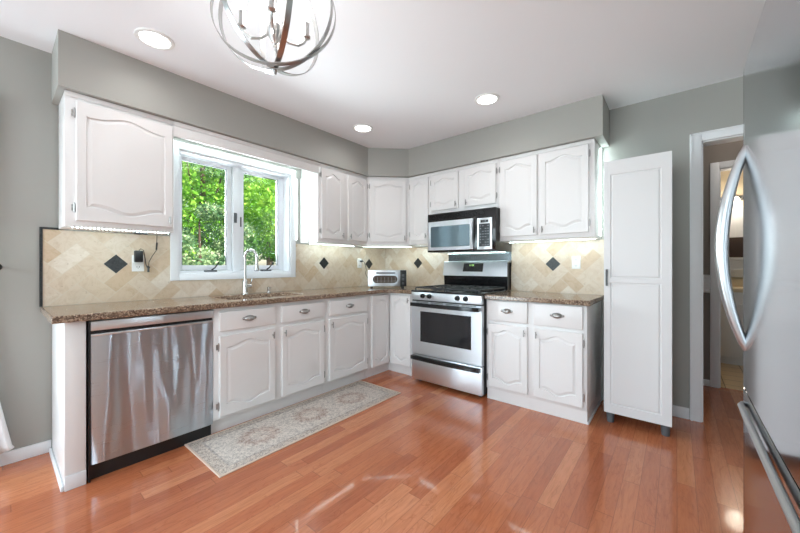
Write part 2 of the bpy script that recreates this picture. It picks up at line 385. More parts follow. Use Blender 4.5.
# ------------------------------------------------------------------ kitchen window
b = B()
CY0, CY1, CZ0, CZ1 = -2.498, -1.393, 1.05, 2.145
b.box(0, .02, CY0, WY0, CZ0, CZ1, .003).box(0, .02, WY1, CY1, CZ0, CZ1, .003).box(0, .02, WY0, WY1, WZ1, CZ1, .003).box(0, .02, WY0, WY1, CZ0, WZ0, .003)
b.box(-.15, .0, WY0, WY0+.014, WZ0, WZ1).box(-.15, 0, WY1-.014, WY1, WZ0, WZ1).box(-.15, 0, WY0+.014, WY1-.014, WZ1-.014, WZ1).box(-.15, 0.0, WY0+.014, WY1-.014, WZ0, WZ0+.014)
win = struct('window_1', b, 'vinyl')
MY = -1.95
fb = B().box(-.15, -.075, MY-.032, MY+.032, WZ0+.014, WZ1-.014, .003)
fb.box(-.15, -.10, WY0+.014, WY0+.03, WZ0+.014, WZ1-.014).box(-.15, -.10, WY1-.03, WY1-.014, WZ0+.014, WZ1-.014).box(-.15, -.095, WY0+.014, WY1-.014, WZ0+.014, WZ0+.028)
fb.build('window_frame', 'vinyl', win)
for y0, y1 in ((WY0+.015, MY-.034), (MY+.034, WY1-.03)):
    s_ = B()
    z0, z1 = WZ0+.03, WZ1-.018; t = .042
    for (a0, a1, c0, c1) in ((y0, y0+t, z0, z1), (y1-t, y1, z0, z1), (y0+t, y1-t, z0, z0+t), (y0+t, y1-t, z1-t*.7, z1)): s_.box(-.14, -.1, a0, a1, c0, c1, .003)
    sash = s_.build('window_sash', 'vinyl', win)
    B().box(-.124, -.12, y0+t, y1-t, z0+t, z1-t*.7).build('pane', 'glass', sash)
    gk = B(); e = .006
    gk.box(-.118, -.112, y0+t, y0+t+e, z0+t, z1-t*.7).box(-.118, -.112, y1-t-e, y1-t, z0+t, z1-t*.7).box(-.118, -.112, y0+t+e, y1-t-e, z1-t*.7-e, z1-t*.7)
    gk.build('glazing_gasket', 'black', sash)
    yc = (y0+y1)/2+.03
    ck = B().box(-.1, -.045, yc-.045, yc+.045, WZ0+.014, WZ0+.03, .005).build('crank_base', 'foot', win)
    B().tube([(-.075, yc+.01, WZ0+.03), (-.06, yc+.03, WZ0+.05), (-.045, yc+.055, WZ0+.09)], [.007, .006, .006]).lathe([(0, 0), (.008, .004), (.009, .012), (0, .02)], (-.045, yc+.055, WZ0+.085), 10).build('crank_handle', 'black', ck)
lk = B().box(-.076, -.066, MY-.026, MY+.0, 1.56, 1.65, .003).box(-.076, -.05, MY-.02, MY-.006, 1.60, 1.64, .003).build('sash_lock', 'foot', win)
B().box(-.1, -.088, MY+.036, MY+.052, 1.53, 1.62, .003).build('sash_lock', 'foot', win)

# ------------------------------------------------------------------ tiled backsplashes
def clip(poly, x0, x1, z0, z1):
    def cut(P_, f):
        out = []
        for i in range(len(P_)):
            a, b_ = P_[i-1], P_[i]; fa, fb_ = f(a), f(b_)
            if (fa >= 0) != (fb_ >= 0):
                t = fa/(fa-fb_); out.append((a[0]+t*(b_[0]-a[0]), a[1]+t*(b_[1]-a[1])))
            if fb_ >= 0: out.append(b_)
        return out
    for f in (lambda p: p[0]-x0, lambda p: x1-p[0], lambda p: p[1]-z0, lambda p: z1-p[1]):
        poly = cut(poly, f)
        if len(poly) < 3: return []
    return poly
def backsplash(name, label, rects, fn, m_in, diamonds, org, w=.094):
    verts, faces, tint = [], [], []; gap = .0015; rng = random.Random(9)
    U0 = min(r[0] for r in rects); U1 = max(r[1] for r in rects); V0 = min(r[2] for r in rects); V1 = max(r[3] for r in rects)
    s2 = math.sqrt(.5)
    for i in range(-60, 60):
        for j in range(-40, 40):
            ox = i+2*j; oy = i-2*j
            for (a0, a1, b0, b1) in ((0, 2, 0, 1), (0, 1, 1, 3)):
                q = [((ox+a0)*w+gap, (oy+b0)*w+gap), ((ox+a1)*w-gap, (oy+b0)*w+gap), ((ox+a1)*w-gap, (oy+b1)*w-gap), ((ox+a0)*w+gap, (oy+b1)*w-gap)]
                q = [(org[0]+(x-y)*s2, org[1]+(x+y)*s2) for x, y in q]
                if max(p[0] for p in q) < U0 or min(p[0] for p in q) > U1 or max(p[1] for p in q) < V0 or min(p[1] for p in q) > V1: continue
                tv = rng.random()
                for r in rects:
                    pc = clip(q, *r)
                    if len(pc) < 3: continue
                    n = len(verts); verts += [fn(u, v, .010) for u, v in pc]; faces.append(list(range(n, n+len(pc)))); tint.append(tv)
    g_ = B()
    for r in rects: g_.prism([(r[0], r[2]), (r[1], r[2]), (r[1], r[3]), (r[0], r[3])], lambda u, v, d: fn(u, v, d+.0006), .0082)
    root = g_.build(name, 'grout', None, 0); tag(root, label, 'backsplash')
    me = bpy.data.meshes.new('tiles'); me.from_pydata([tuple(v) for v in verts], [], faces)
    a_ = me.attributes.new('tint', 'FLOAT', 'FACE'); a_.data.foreach_set('value', tint)
    link('tile_field', me, 'tile', root, 0)
    for (u, v) in diamonds:
        k = w*s2
        B().prism([(u-k, v), (u, v-k), (u+k, v), (u, v+k)], lambda a, b_, d: fn(a, b_, .0085+d), .003).build('diamond_inlay', 'inlay', root, 0)
    return root
CT = .914
k45 = .094*math.sqrt(.5)
L = backsplash('tile_backsplash', 'diagonal travertine tile backsplash under the window with black diamond inlays and dark edge strip',
    [(-3.175, CY0, CT, 1.395), (CY1, -.012, CT, 1.395), (CY0, CY1, CT, CZ0)], lambda u, v, d: (d, u, v), None, [(-2.823, 1.18), (-1.028, 1.196), (-.32, 1.19)], (-2.823, 1.18-k45))
B().box(0, .014, -3.189, -3.175, CT, 1.408).box(0, .014, -3.175, -3.106, 1.395, 1.408).build('edge_strip', 'inlay', L)
R = backsplash('tile_backsplash', 'diagonal travertine tile backsplash on the wall behind the gas range and right worktop',
    [(0, 2.575, CT, 1.395)], lambda u, v, d: (u, -d, v), None, [(.558, 1.2), (2.14, 1.184)], (2.14, 1.184-k45))

# ------------------------------------------------------------------ cabinets
def bump_prof(s):
    a = abs(s)
    if a > .80: return -.10*math.sin((a-.8)/.2*PI)
    return .5+.5*math.cos(PI*a/.8)
def panel_outline(x0, x1, z0, z1, mg, A, n=26):
    a0, a1 = x0+mg, x1-mg; pts = []
    yb = lambda s: z0+mg+A-A*bump_prof(s); yt = lambda s: z1-mg-A+A*bump_prof(s)
    for i in range(n): s = -1+2*i/(n-1); pts.append((a0+(a1-a0)*(s+1)/2, yb(s), 'b'))
    for i in range(1, 8): pts.append((a1, yb(1)+(yt(1)-yb(1))*i/8, 'r'))
    for i in range(n): s = 1-2*i/(n-1); pts.append((a0+(a1-a0)*(s+1)/2, yt(s), 't'))
    for i in range(1, 8): pts.append((a0, yt(-1)+(yb(-1)-yt(-1))*i/8, 'l'))
    return pts
def door(name, x0, x1, z0, z1, yb, parent, m='cab', t=.02, A=.034, mg=.045, both=True, hinge=None, knob=None, hz=None, label=None, side=.3):
    """cathedral raised-panel door; local front face at y = yb - t"""
    bm = bmesh.new(); P0 = panel_outline(x0, x1, z0, z1, mg, A); n = len(P0)
    def ins(e): return [(p[0], p[1]) for p in panel_outline(x0, x1, z0, z1, mg+e, A)]
    xy = [(p[0], p[1]) for p in P0]; zt = z0+mg+A+A*.1; zu = z1-mg-A-A*.1
    def outer(e):
        X0, X1, Z0, Z1 = x0+e, x1-e, z0+e, z1-e; res = []
        zl = min(p[1] for p in P0 if p[2] in 'lr'); zh = max(p[1] for p in P0 if p[2] in 'lr')
        for px, pz, s in P0:
            fx_ = (px-x0-mg)/(x1-x0-2*mg); fz_ = (pz-zl)/(zh-zl)
            if s == 'b': res.append((X0+(X1-X0)*fx_, Z0))
            elif s == 't': res.append((X0+(X1-X0)*fx_, Z1))
            else:
                k_ = .06+.88*fz_
                res.append((X1 if s == 'r' else X0, Z0+(Z1-Z0)*k_))
        return res
    yf = yb-t
    rings = [(outer(0), yb), (outer(0), yf+.004), (outer(.004), yf), (xy, yf), (ins(.003), yf+.010), (ins(.008), yf+.010), (ins(.026), yf+.0005)]
    sd = [side if p[2] in 'lr' else 1 for p in P0]
    vr = [[bm.verts.new((x, (yf+(y-yf)*sd[i] if ri > 3 else y), z)) for i, (x, z) in enumerate(r)] for ri, (r, y) in enumerate(rings)]
    for a_, b_ in zip(vr, vr[1:]):
        for i in range(n): bm.faces.new((a_[i], a_[(i+1) % n], b_[(i+1) % n], b_[i]))
    f_ = bm.faces.new(vr[-1]); bm.faces.new(vr[0][::-1])
    bmesh.ops.triangulate(bm, faces=[f_])
    bb_ = B(); bb_.bm.free(); bb_.bm = bm
    d_ = bb_.build(name, m, parent, 9)
    if label: d_['label'] = label
    if hinge:
        for z in (hz or (z0+.075, z1-.075)):
            hx = x0-.006 if hinge == 'l' else x1+.006
            B().cyl((hx, yb-.012, z-.024), (hx, yb-.012, z+.024), .0048, seg=10).box(hx-.012, hx+.004, yb-.006, yb-.0005, z-.018, z+.018).lathe([(.003, -.03), (.0035, -.024), (.0035, .024), (.003, .03)], (hx, yb-.012, z), 8).build('hinge', 'nickel', d_)
    if knob:
        kx = x0+.022 if knob[0] == 'l' else x1-.022; kz = z0+.045 if knob[1] == 'b' else z1-.05
        B().cyl((kx, yf, kz), (kx, yf-.018, kz), .0045, seg=10).cyl((kx, yf-.021, kz-.022), (kx, yf-.021, kz+.022), .0058, .0045, seg=10).lathe([(.002, -.004), (.007, 0), (.002, .004)], (kx, yf-.021, kz+.023), 10).lathe([(.002, -.004), (.006, 0), (.002, .004)], (kx, yf-.021, kz-.023), 10).build('knob', 'nickel', d_)
    return d_
def drawer(x0, x1, z0, z1, yb, parent, t=.02):
    b = B().box(x0, x1, yb-t, yb, z0, z1, .005, 3); d_ = b.build('drawer', 'cab', parent)
    cx, cz = (x0+x1)/2, (z0+z1)/2+.005; yf = yb-t
    # oval cup pull: flange plate and hooded bowl
    b = B(); nu, nv = 18, 7; w_, h_, d = .041, .021, .024; rows = []
    for i in range(nv+1):
        v = (i/nv)*PI/2
        rows.append([b.bm.verts.new((cx+w_*math.cos(u)*math.cos(v)*(.9 if i else 1), yf-.001-d*math.sin(v), cz+h_*math.sin(u)*math.cos(v)-(.006*math.sin(v)))) for u in [2*PI*k/nu for k in range(nu)]])
    for A_, C_ in zip(rows, rows[1:]):
        for k in range(nu): b.bm.faces.new((A_[k], A_[(k+1) % nu], C_[(k+1) % nu], C_[k]))
    for sx_ in (-1, 1): b.lathe([(.010, 0), (.011, .003), (.004, .006), (0.001, .007)], (cx+sx_*.042, yf, cz), 14, 'Y')
    b.build('cup_pull', 'nickel', d_); return d_
def carcass_upper(w, z0, z1, parent, dp=.30):
    b = B().box(0, w, -dp, -.012, z0, z1, .002)
    b.box(-.0, w, -dp-.008, -dp, z1-.03, z1, .003)       # scribe moulding under the soffit
    return b.build('body', 'cab', parent)

UZ0, UZ1 = 1.40, 2.188; DZ0, DZ1 = 1.44, 2.15
t_ = thing('wall_cabinet', 'single door white wall cabinet left of the window with arched panel', 'wall cabinet', (0, -3.106, 0), LW, 'white wall cabinets')
carcass_upper(.546, UZ0, UZ1, t_); door('door', .046, .536, DZ0-.005, DZ1-.008, -.30, t_, hinge='l', knob='rb', A=.036)
# valance board over the window
o = B().box(.285, .303, -2.560, -1.321, 2.085, UZ1, .002).box(.303, .311, -2.56, -1.321, 2.158, 2.188, .003).build('valance_board', 'cab'); tag(o, 'white valance board spanning above the window between the wall cabinets', 'valance')
t_ = thing('wall_cabinet', 'two door white wall cabinet just right of the window', 'wall cabinet', (0, -1.321, 0), LW, 'white wall cabinets')
carcass_upper(.671, UZ0, UZ1, t_)
door('door', .029, .315, DZ0, DZ1, -.30, t_, hinge='l', knob='rb'); door('door', .381, .662, DZ0, DZ1, -.30, t_, hinge='r', knob='lb')
# beaded end panel facing the window
b = B().box(.0, .298, -1.327, -1.3215, UZ0+.004, 2.08)
for i in range(7): b.cyl((.03+.036*i, -1.327, UZ0+.005), (.03+.036*i, -1.327, 2.075), .0025, seg=6)
o = b.build('end_panel_skin', 'cab', t_); o.parent = t_; o.matrix_parent_inverse = (Matrix.Translation((0, -1.321, 0))@Matrix.Rotation(LW, 4, 'Z')).inverted()
# diagonal corner cabinet
t_ = thing('corner_wall_cabinet', 'white wall cabinet set diagonally across the corner with one arched door', 'wall cabinet', (.0, .0, 0), 0, 'white wall cabinets')
poly = [(.012, -.012), (.012, -.650), (.30, -.650), (.650, -.30), (.650, -.012)]
B().prism(poly, lambda u, v, d: (u, v, UZ0+d), UZ1-UZ0).build('body', 'cab', t_)
hold = bpy.data.objects.new('door_mount', None)
d_ = door('door', -.208, .208, DZ0, DZ1, 0, t_, hinge='l', knob='rb', A=.026)
d_.location = (.475, -.475, 0); d_.rotation_euler = (0, 0, PI/4)
# uppers on the back wall
t_ = thing('wall_cabinet', 'narrow one door white wall cabinet between the corner and the microwave', 'wall cabinet', (.651, 0, 0), 0, 'white wall cabinets')
carcass_upper(.294, UZ0+.01, UZ1, t_); door('door', .019, .271, DZ0+.012, DZ1, -.30, t_, hinge='l', knob='rb', A=.026)
t_ = thing('wall_cabinet', 'short two door white wall cabinet above the microwave', 'wall cabinet', (.946, 0, 0), 0, 'white wall cabinets')
carcass_upper(.783, 1.725, UZ1, t_); door('door', .016, .352, 1.765, DZ1, -.30, t_, hinge='l', knob='rb', A=.026); door('door', .429, .761, 1.765, DZ1, -.30, t_, hinge='r', knob='lb', A=.026)
t_ = thing('wall_cabinet', 'two door white wall cabinet right of the microwave beside the tall pantry', 'wall cabinet', (1.730, 0, 0), 0, 'white wall cabinets')
carcass_upper(.803, UZ0, UZ1, t_); door('door', .021, .359, DZ0, DZ1, -.30, t_, hinge='l', knob='rb'); door('door', .384, .762, DZ0, DZ1, -.30, t_, hinge='r', knob='lb')

# base cabinets, left run (local x from the dishwasher side)
def base_body(x0, x1, dp, parent, name='body', toe=.05):
    b = B().box(x0, x1, -dp, -.012, .105, .874, .0015); b.box(x0+.001, x1-.001, -dp+toe, -.02, 0, .105); return b.build(name, 'cab', parent)
t_ = thing('base_cabinet', 'white sink base cabinet with two drawers and two arched doors beside the dishwasher', 'base cabinet', (0, -2.413, 0), LW, 'white base cabinets')
base_body(0, .955, .60, t_)
drawer(.034, .447, .712, .846, -.60, t_); drawer(.507, .920, .712, .846, -.60, t_)
door('door', .034, .447, .122, .680, -.60, t_, hinge='l', knob='rt'); door('door', .507, .920, .122, .680, -.60, t_, hinge='r', knob='lt')
t_ = thing('base_cabinet', 'single drawer white base cabinet between the sink and the inside corner', 'base cabinet', (0, -1.457, 0), LW, 'white base cabinets')
base_body(0, .531, .60, t_); drawer(.025, .505, .712, .846, -.60, t_); door('door', .025, .505, .122, .680, -.60, t_, hinge='r', knob='lt')
# corner base cabinet
t_ = thing('corner_base_cabinet', 'white corner base cabinet with two tall doors meeting in the inside corner', 'base cabinet', (0, 0, 0), 0, 'white base cabinets')
poly = [(.012, -.012), (.012, -.925), (.60, -.925), (.60, -.60), (.972, -.60), (.972, -.012)]
b = B().prism(poly, lambda u, v, d: (u, v, .105+d), .874-.105)
poly = [(.012, -.012), (.012, -.924), (.55, -.924), (.55, -.55), (.971, -.55), (.971, -.012)]
b.prism(poly, lambda u, v, d: (u, v, d), .105); b.build('body', 'cab', t_)
d_ = door('door', 0, .262, .112, .855, 0, t_, A=.03, mg=.04); d_.location = (.60, -.884, 0); d_.rotation_euler = (0, 0, LW)
d_ = door('door', .645, .908, .112, .855, -.60, t_, A=.03, mg=.04, knob='rt')
# right base cabinet
t_ = thing('base_cabinet', 'white base cabinet right of the gas range with two drawers over two doors', 'base cabinet', (1.746, 0, 0), 0, 'white base cabinets')
b = B().box(0, .787, -.60, -.012, .095, .874, .0015).box(.004, .787, -.592, -.012, 0, .095); b.build('body', 'cab', t_)
B().box(.787, .799, -.598, -.012, 0, .02, .005).build('shoe_molding', 'trim', t_)
drawer(.022, .361, .695, .866, -.60, t_); drawer(.411, .762, .695, .866, -.60, t_)
door('door', .022, .361, .12, .668, -.60, t_, hinge='l', knob='rt', mg=.042, side=1); door('door', .411, .762, .12, .668, -.60, t_, hinge='r', knob='lt', mg=.042, side=1)
# end panel left of dishwasher
t_ = thing('end_panel', 'white boxed cabinet end panel at the left end of the worktop', 'cabinet panel', (0, -3.135, 0), LW)
B().box(0, .083, -.60, -.012, 0, .874, .003).build('body', 'cab', t_)
B().box(-.014, 0, -.60, -.016, 0, .03, .006).box(0, .083, -.606, -.60, 0, .075, .002).build('shoe_molding', 'trim', t_)

# ------------------------------------------------------------------ worktops
def slab(name, outer, hole, z0, z1, m, parent=None):
    bm = bmesh.new(); eds = []
    for loop in (outer, hole):
        if not loop: continue
        vs = [bm.verts.new((x, y, z1)) for x, y in loop]
        eds += [bm.edges.new((vs[i], vs[(i+1) % len(vs)])) for i in range(len(vs))]
    r = bmesh.ops.triangle_fill(bm, use_beauty=True, use_dissolve=False, edges=eds)
    fs = [f for f in bm.faces]
    ex_ = bmesh.ops.extrude_face_region(bm, geom=fs)
    for v in [g_ for g_ in ex_['geom'] if isinstance(g_, bmesh.types.BMVert)]: v.co.z = z0
    bmesh.ops.remove_doubles(bm, verts=bm.verts[:], dist=1e-6)
    bb_ = B(); bb_.bm.free(); bb_.bm = bm; o = bb_.build(name, m, parent, 30)
    md = o.modifiers.new('bevel', 'BEVEL'); md.width = .006; md.segments = 2; md.limit_method = 'ANGLE'; md.angle_limit = math.radians(50)
    return o
def rrect(x0, x1, y0, y1, r, n=5):
    P_ = []
    for cx, cy, a in ((x1-r, y0+r, -90), (x1-r, y1-r, 0), (x0+r, y1-r, 90), (x0+r, y0+r, 180)):
        for i in range(n+1):
            t = math.radians(a+90*i/n); P_.append((cx+r*math.cos(t), cy+r*math.sin(t)))
    return P_
r = .09; F = .643
inner = [(F+r-r*math.cos(t), -F-r+r*math.sin(t)) for t in [PI/2*i/8 for i in range(9)]]
outer = [(.011, -3.185), (F, -3.185)] + inner + [(.974, -F), (.974, -.011), (.011, -.011)]
SX0, SX1, SY0, SY1 = .13, .50, -2.25, -1.60
o = slab('worktop', outer, rrect(SX0, SX1, SY0, SY1, .06)[::-1], .876, .914, 'granite'); tag(o, 'L-shaped polished brown granite worktop running under the window with sink cut-out', 'worktop')
o = slab('worktop', [(1.745, -F), (2.56, -F), (2.56, -.011), (1.745, -.011)], None, .876, .914, 'granite'); tag(o, 'short brown granite worktop between the gas range and tall pantry', 'worktop')
# sink
t_ = thing('kitchen_sink', 'undermount stainless sink in the granite below the window', 'sink', ((SX0+SX1)/2, (SY0+SY1)/2, .69))
bm = bmesh.new(); rings = []
for (e, z) in ((.012, .183), (0.0, .183), (-.004, .02), (-.02, .005), (-.06, 0)):
    rings.append([bm.verts.new((x, y, z)) for x, y in rrect(-.185-e, .185+e, -.325-e, .325+e, .06)])
for A_, C_ in zip(rings, rings[1:]):
    for i in range(len(A_)): bm.faces.new((A_[i], A_[(i+1) % len(A_)], C_[(i+1) % len(A_)], C_[i]))
bm.faces.new(rings[-1]); b = B(); b.bm.free(); b.bm = bm; bs = b.build('basin', 'basin', t_)
B().lathe([(.04, .0), (.04, .004), (.025, .002), (.001, .001)], (0, 0, 0.001), 20).build('drain', 'chrome', t_)
# faucet
t_ = thing('kitchen_faucet', 'tall gooseneck pull-down faucet behind the sink', 'faucet', (.075, -1.945, .914))
B().lathe([(.030, 0), (.030, .006), (.024, .012), (.0225, .03), (.0225, .11), (.018, .125), (.013, .13)], seg=24).build('base', 'chrome', t_)
ang = math.radians(22); ux, uy = math.cos(ang), math.sin(ang); pts = [(0, 0, .12), (0, 0, .3)]; R_ = .062
pts = [(0, 0, .12), (0, 0, .2), (0, 0, .33)] + [(ux*(R_-R_*math.cos(a)), uy*(R_-R_*math.cos(a)), .33+R_*math.sin(a)) for a in [PI*i/14 for i in range(1, 14)]] + [(ux*2*R_, uy*2*R_, .33), (ux*2*R_*1.01, uy*2*R_*1.01, .30)]
B().tube(pts, .0115, 14).build('spout', 'chrome', t_)
sx_, sy_ = ux*2*R_*1.01, uy*2*R_*1.01
sp = B().lathe([(.012, .305), (.014, .27), (.020, .235), (.021, .215), (.018, .212)], (sx_, sy_, 0), 18).build('spray_head', 'chrome', t_)
B().cyl((sx_, sy_, .2125), (sx_, sy_, .208), .018, seg=18).build('spray_face', 'black', sp)
B().cyl((0, .016, .075), (0, .055, .075), .0165, seg=16).cyl((0.0, .048, .08), (.01, .062, .135), .0055, .0045, seg=10).build('lever_handle', 'chrome', t_)
t_ = thing('soap_dispenser', 'small metal soap dispenser on the granite right of the faucet', 'soap dispenser', (.06, -1.712, .914))
B().lathe([(.018, 0), (.018, .004), (.0125, .008), (.0125, .036), (.0135, .038), (.0135, .05), (.004, .054)], seg=18).build('body', 'chrome', t_)
B().tube([(0, 0, .046), (.012, 0, .05), (.035, 0, .046)], .005, 8).build('nozzle', 'chrome', t_)

# ------------------------------------------------------------------ dishwasher
t_ = thing('dishwasher', 'stainless steel dishwasher under the left end of the worktop', 'dishwasher', (0, -3.045, 0), LW)
B().box(.001, .626, -.575, -.03, .0, .872).box(.001, .010, -.605, -.575, .0, .872).build('body', 'black', t_)
w0, w1 = .010, .628
b = B(); nx = 24
# bowed door skin
secs = []
for i in range(nx+1):
    u = i/nx; x = w0+(w1-w0)*u; e = .0025*math.sin(PI*u)
    yq = -.606-e-(0 if 0 < i < nx else -.006)
    secs.append([b.bm.verts.new((x, yq, z)) for z in (.09, .20, .33, .46, .58, .70, .785, .792)]+[b.bm.verts.new((x, -.58, .792)), b.bm.verts.new((x, -.58, .09))])
for A_, C_ in zip(secs, secs[1:]):
    for k in range(10): b.bm.faces.new((A_[k], A_[(k+1) % 10], C_[(k+1) % 10], C_[k]))
b.bm.faces.new(secs[0]); b.bm.faces.new(secs[-1][::-1]); b.build('door', 'dwsteel', t_)
cp = B().box(w0, w1, -.612, -.575, .815, .866, .003).build('control_panel', 'steel', t_)
B().box(w0+.002, w1-.002, -.592, -.57, .79, .816).build('handle_pocket', 'black', t_)
B().box(w0, w1, -.611, -.592, .784, .797, .004).build('grip_rail', 'steel', t_)
me = text_mesh('End', .024); me.transform(Matrix.Translation((.318, -.6125, .842))@Matrix.Rotation(PI/2, 4, 'X')); link('logo', me, 'white', cp, 0)
B().box(.001, .62, -.53, -.50, 0, .088).build('toe_kick', 'black', t_)

# ------------------------------------------------------------------ gas range
SXC = .978; SW = .762
t_ = thing('gas_range', 'stainless steel gas range with black handles between the base cabinets', 'stove', (SXC, 0, 0))
B().box(.002, SW-.002, -.64, -.02, .03, .905, .003).build('body', 'black', t_)
for x in (.05, SW-.05):
    for y in (-.6, -.08): B().cyl((x, y, 0), (x, y, .03), .018, seg=12).build('foot', 'black', t_)
dr = B().box(0, SW, -.683, -.64, .035, .285, .006).build('storage_drawer', 'steel', t_)
def bar(z, y0, bow, name, par):
    pts = [(.012+(SW-.024)*i/20, y0-bow*math.sin(PI*i/20)**.6, z) for i in range(21)]
    B().tube([(p[0], p[1], p[2]) for p in pts], None, flat=(.034, .034), up=(0, 1, 0)).box(.02, .05, y0, y0+.03, z-.012, z+.012).box(SW-.05, SW-.02, y0, y0+.03, z-.012, z+.012).build(name, 'blackgloss', par)
bar(.258, -.70, .018, 'drawer_handle', dr)
b = B()
X0, X1, Z0, Z1 = .108, .660, .421, .718
b.box(0, X0, -.683, -.64, .292, .815).box(X1, SW, -.683, -.64, .292, .815).box(X0, X1, -.683, -.64, .292, Z0).box(X0, X1, -.683, -.64, Z1, .815)
od = b.build('oven_door', 'steel', t_); od.data.materials[0] = M['steel']
B().box(X0, X1, -.681, -.655, Z0, Z1).build('oven_window', 'darkglass', od)
B().box(X0, X0+.007, -.6845, -.68, Z0, Z1).box(X1-.007, X1, -.6845, -.68, Z0, Z1).box(X0, X1, -.6845, -.68, Z0, Z0+.007).box(X0, X1, -.6845, -.68, Z1-.007, Z1).build('window_border', 'blackgloss', od)
bar(.785, -.705, .024, 'oven_handle', od)
for i in range(4): B().box(.06+.17*i, .2+.17*i, -.685, -.682, .806, .811).build('vent_slot', 'black', od)
pn = B().box(0, SW, -.69, -.64, .828, .906, .006).build('control_panel', 'steel', t_)
B().box(.002, SW-.002, -.675, -.64, .814, .829).build('panel_gap', 'black', t_)
for x in (.144, .222, .530, .612):
    k_ = B().lathe([(.0235, 0), (.0235, .006), (.020, .009), (.0185, .026), (.015, .029), (.001, .029)], (x, -.690, .872), 22, 'Y').build('knob', 'blackgloss', pn)
    B().box(x-.004, x+.004, -.7245, -.712, .855, .889, .002).build('knob_grip', 'blackgloss', k_)
ctp = B().box(-.001, SW+.001, -.695, -.06, .906, .925, .008, 3).build('cooktop', 'blackgloss', t_)
for gx in (.03, .392):
    b = B(); x0, x1, y0, y1, z = gx, gx+.34, -.655, -.10, .955
    for y in (y0, (y0+y1)/2, y1): b.box(x0, x1, y-.006, y+.006, z-.014, z, .003)
    for x in (x0, x1): b.box(x-.006, x+.006, y0, y1, z-.014, z, .003)
    for cy in (y0+.14, y1-.14):
        for k in range(4):
            a = PI/4+k*PI/2; b.tube([((x0+x1)/2+.03*math.cos(a), cy+.03*math.sin(a), z-.003), ((x0+x1)/2+.16*math.cos(a)*1.02, cy+.135*math.sin(a), z-.004)], .006, 6)
        b.box((x0+x1)/2-.005, (x0+x1)/2+.005, cy-.135, cy-.03, z-.012, z, .002).box((x0+x1)/2-.005, (x0+x1)/2+.005, cy+.03, cy+.135, z-.012, z, .002)
    for x in (x0, x1):
        for y in (y0, y1, (y0+y1)/2): b.cyl((x, y, .925), (x, y, z-.01), .007, seg=8)
    b.build('burner_grate', 'castiron', t_)
    for cy in (y0+.14, y1-.14):
        bn = B().lathe([(.055, .925), (.052, .931), (.040, .936), (.040, .944), (.001, .945)], ((x0+x1)/2, cy, 0), 22).build('burner', 'castiron', t_)
# backguard
b = B().prism([(-.02, .925), (-.075, .925), (-.085, 1.055), (-.02, 1.055)], lambda u, v, d: (.006+d, u, v), SW-.012); b.build('backguard_base', 'blackgloss', t_)
b = B().prism([(-.02, 1.058), (-.105, 1.058), (-.100, 1.075), (-.078, 1.205), (-.068, 1.219), (-.02, 1.219)], lambda u, v, d: (.002+d, u, v), SW-.004)
bgd = b.build('backguard', 'steel', t_)
fy = lambda z: -.100+(z-1.075)*(.022/.13)
dsp = B().quad((.252, fy(1.104)-.002, 1.104), (.488, fy(1.104)-.002, 1.104), (.492, fy(1.193)-.002, 1.193), (.262, fy(1.193)-.002, 1.193)).build('display_panel', 'blackgloss', bgd)
me = text_mesh('11:28', .026); me.transform(Matrix.Translation((.355, fy(1.172)-.0035, 1.172))@Matrix.Rotation(PI/2-.165, 4, 'X')); link('clock_digits', me, 'green_led', dsp, 0)
b = B()
for i in range(4):
    for j in range(2): b.box(.395+.022*i, .405+.022*i, fy(1.13+.025*j)-.0035, fy(1.13+.025*j)-.002, 1.125+.025*j, 1.131+.025*j)
b.build('button_marks', 'keys', dsp)
B().box(0, SW, -.060, -.019, .93, 1.2).box(SW-.004, SW, -.105, -.02, .92, 1.2).build('backguard_side', 'black', t_)
# steel splash sheet
o = B().box(1.0, 1.742, -.0118, -.0102, 1.16, 1.400).build('splash_sheet', 'splashsteel'); tag(o, 'bluish stainless splash sheet on the wall between range and microwave', 'splash sheet')

# ------------------------------------------------------------------ microwave
t_ = thing('microwave', 'black and stainless over-the-range microwave above the gas range', 'microwave', (.976, 0, 1.31))
MWW, MH = .766, .405
B().box(0, MWW, -.385, -.012, 0, MH, .003).build('body', 'black', t_)
B().box(0, MWW, -.400, -.385, .0, MH, .004).build('face_frame', 'blackgloss', t_)
b = B()
for i in range(5): b.box(.02, .66, -.409, -.398, .338+.0125*i, .344+.0125*i, .002)
b.build('vent_grille', 'louver', t_)
b = B(); x0, x1, z0, z1 = .055, .505, .055, .262
b.box(.014, x0, -.418, -.40, .018, .318, .003).box(x1, .545, -.418, -.40, .018, .318, .003).box(x0, x1, -.418, -.40, .018, z0).box(x0, x1, -.418, -.40, z1, .318)
md_ = b.build('door', 'steel', t_)
B().prism(rrect(x0-.004, x1+.004, z0-.004, z1+.004, .012), lambda u, v, d: (u, -.4185+d, v), .01).build('door_window', 'mwglass', md_)
B().tube([(.525+.018*math.sin(PI*i/14)-.004, -.415-.028*math.sin(PI*i/14), .03+.285*i/14) for i in range(15)], None, flat=(.024, .012), up=(0, 1, 0)).build('door_handle', 'steel', md_)
cpn = B().box(.585, .738, -.416, -.40, .012, .312, .004).build('control_panel', 'steel', t_)
B().box(.606, .718, -.4175, -.415, .040, .256, .002).build('keypad', 'keys', cpn)
B().box(.624, .700, -.4175, -.415, .268, .292, .001).build('display', 'black', cpn)
me = text_mesh('11:28', .018); me.transform(Matrix.Translation((.662, -.418, .280))@Matrix.Rotation(PI/2, 4, 'X')); link('display_digits', me, 'keyprint', cpn, 0)
b = B()
for r_ in range(8):
    for q in range(4):
        if (r_*7+q*3) % 5: b.box(.616+.026*q, .628+.026*q, -.4183, -.4174, .052+.026*r_, .057+.026*r_)
b.build('key_print', 'keyprint', cpn)

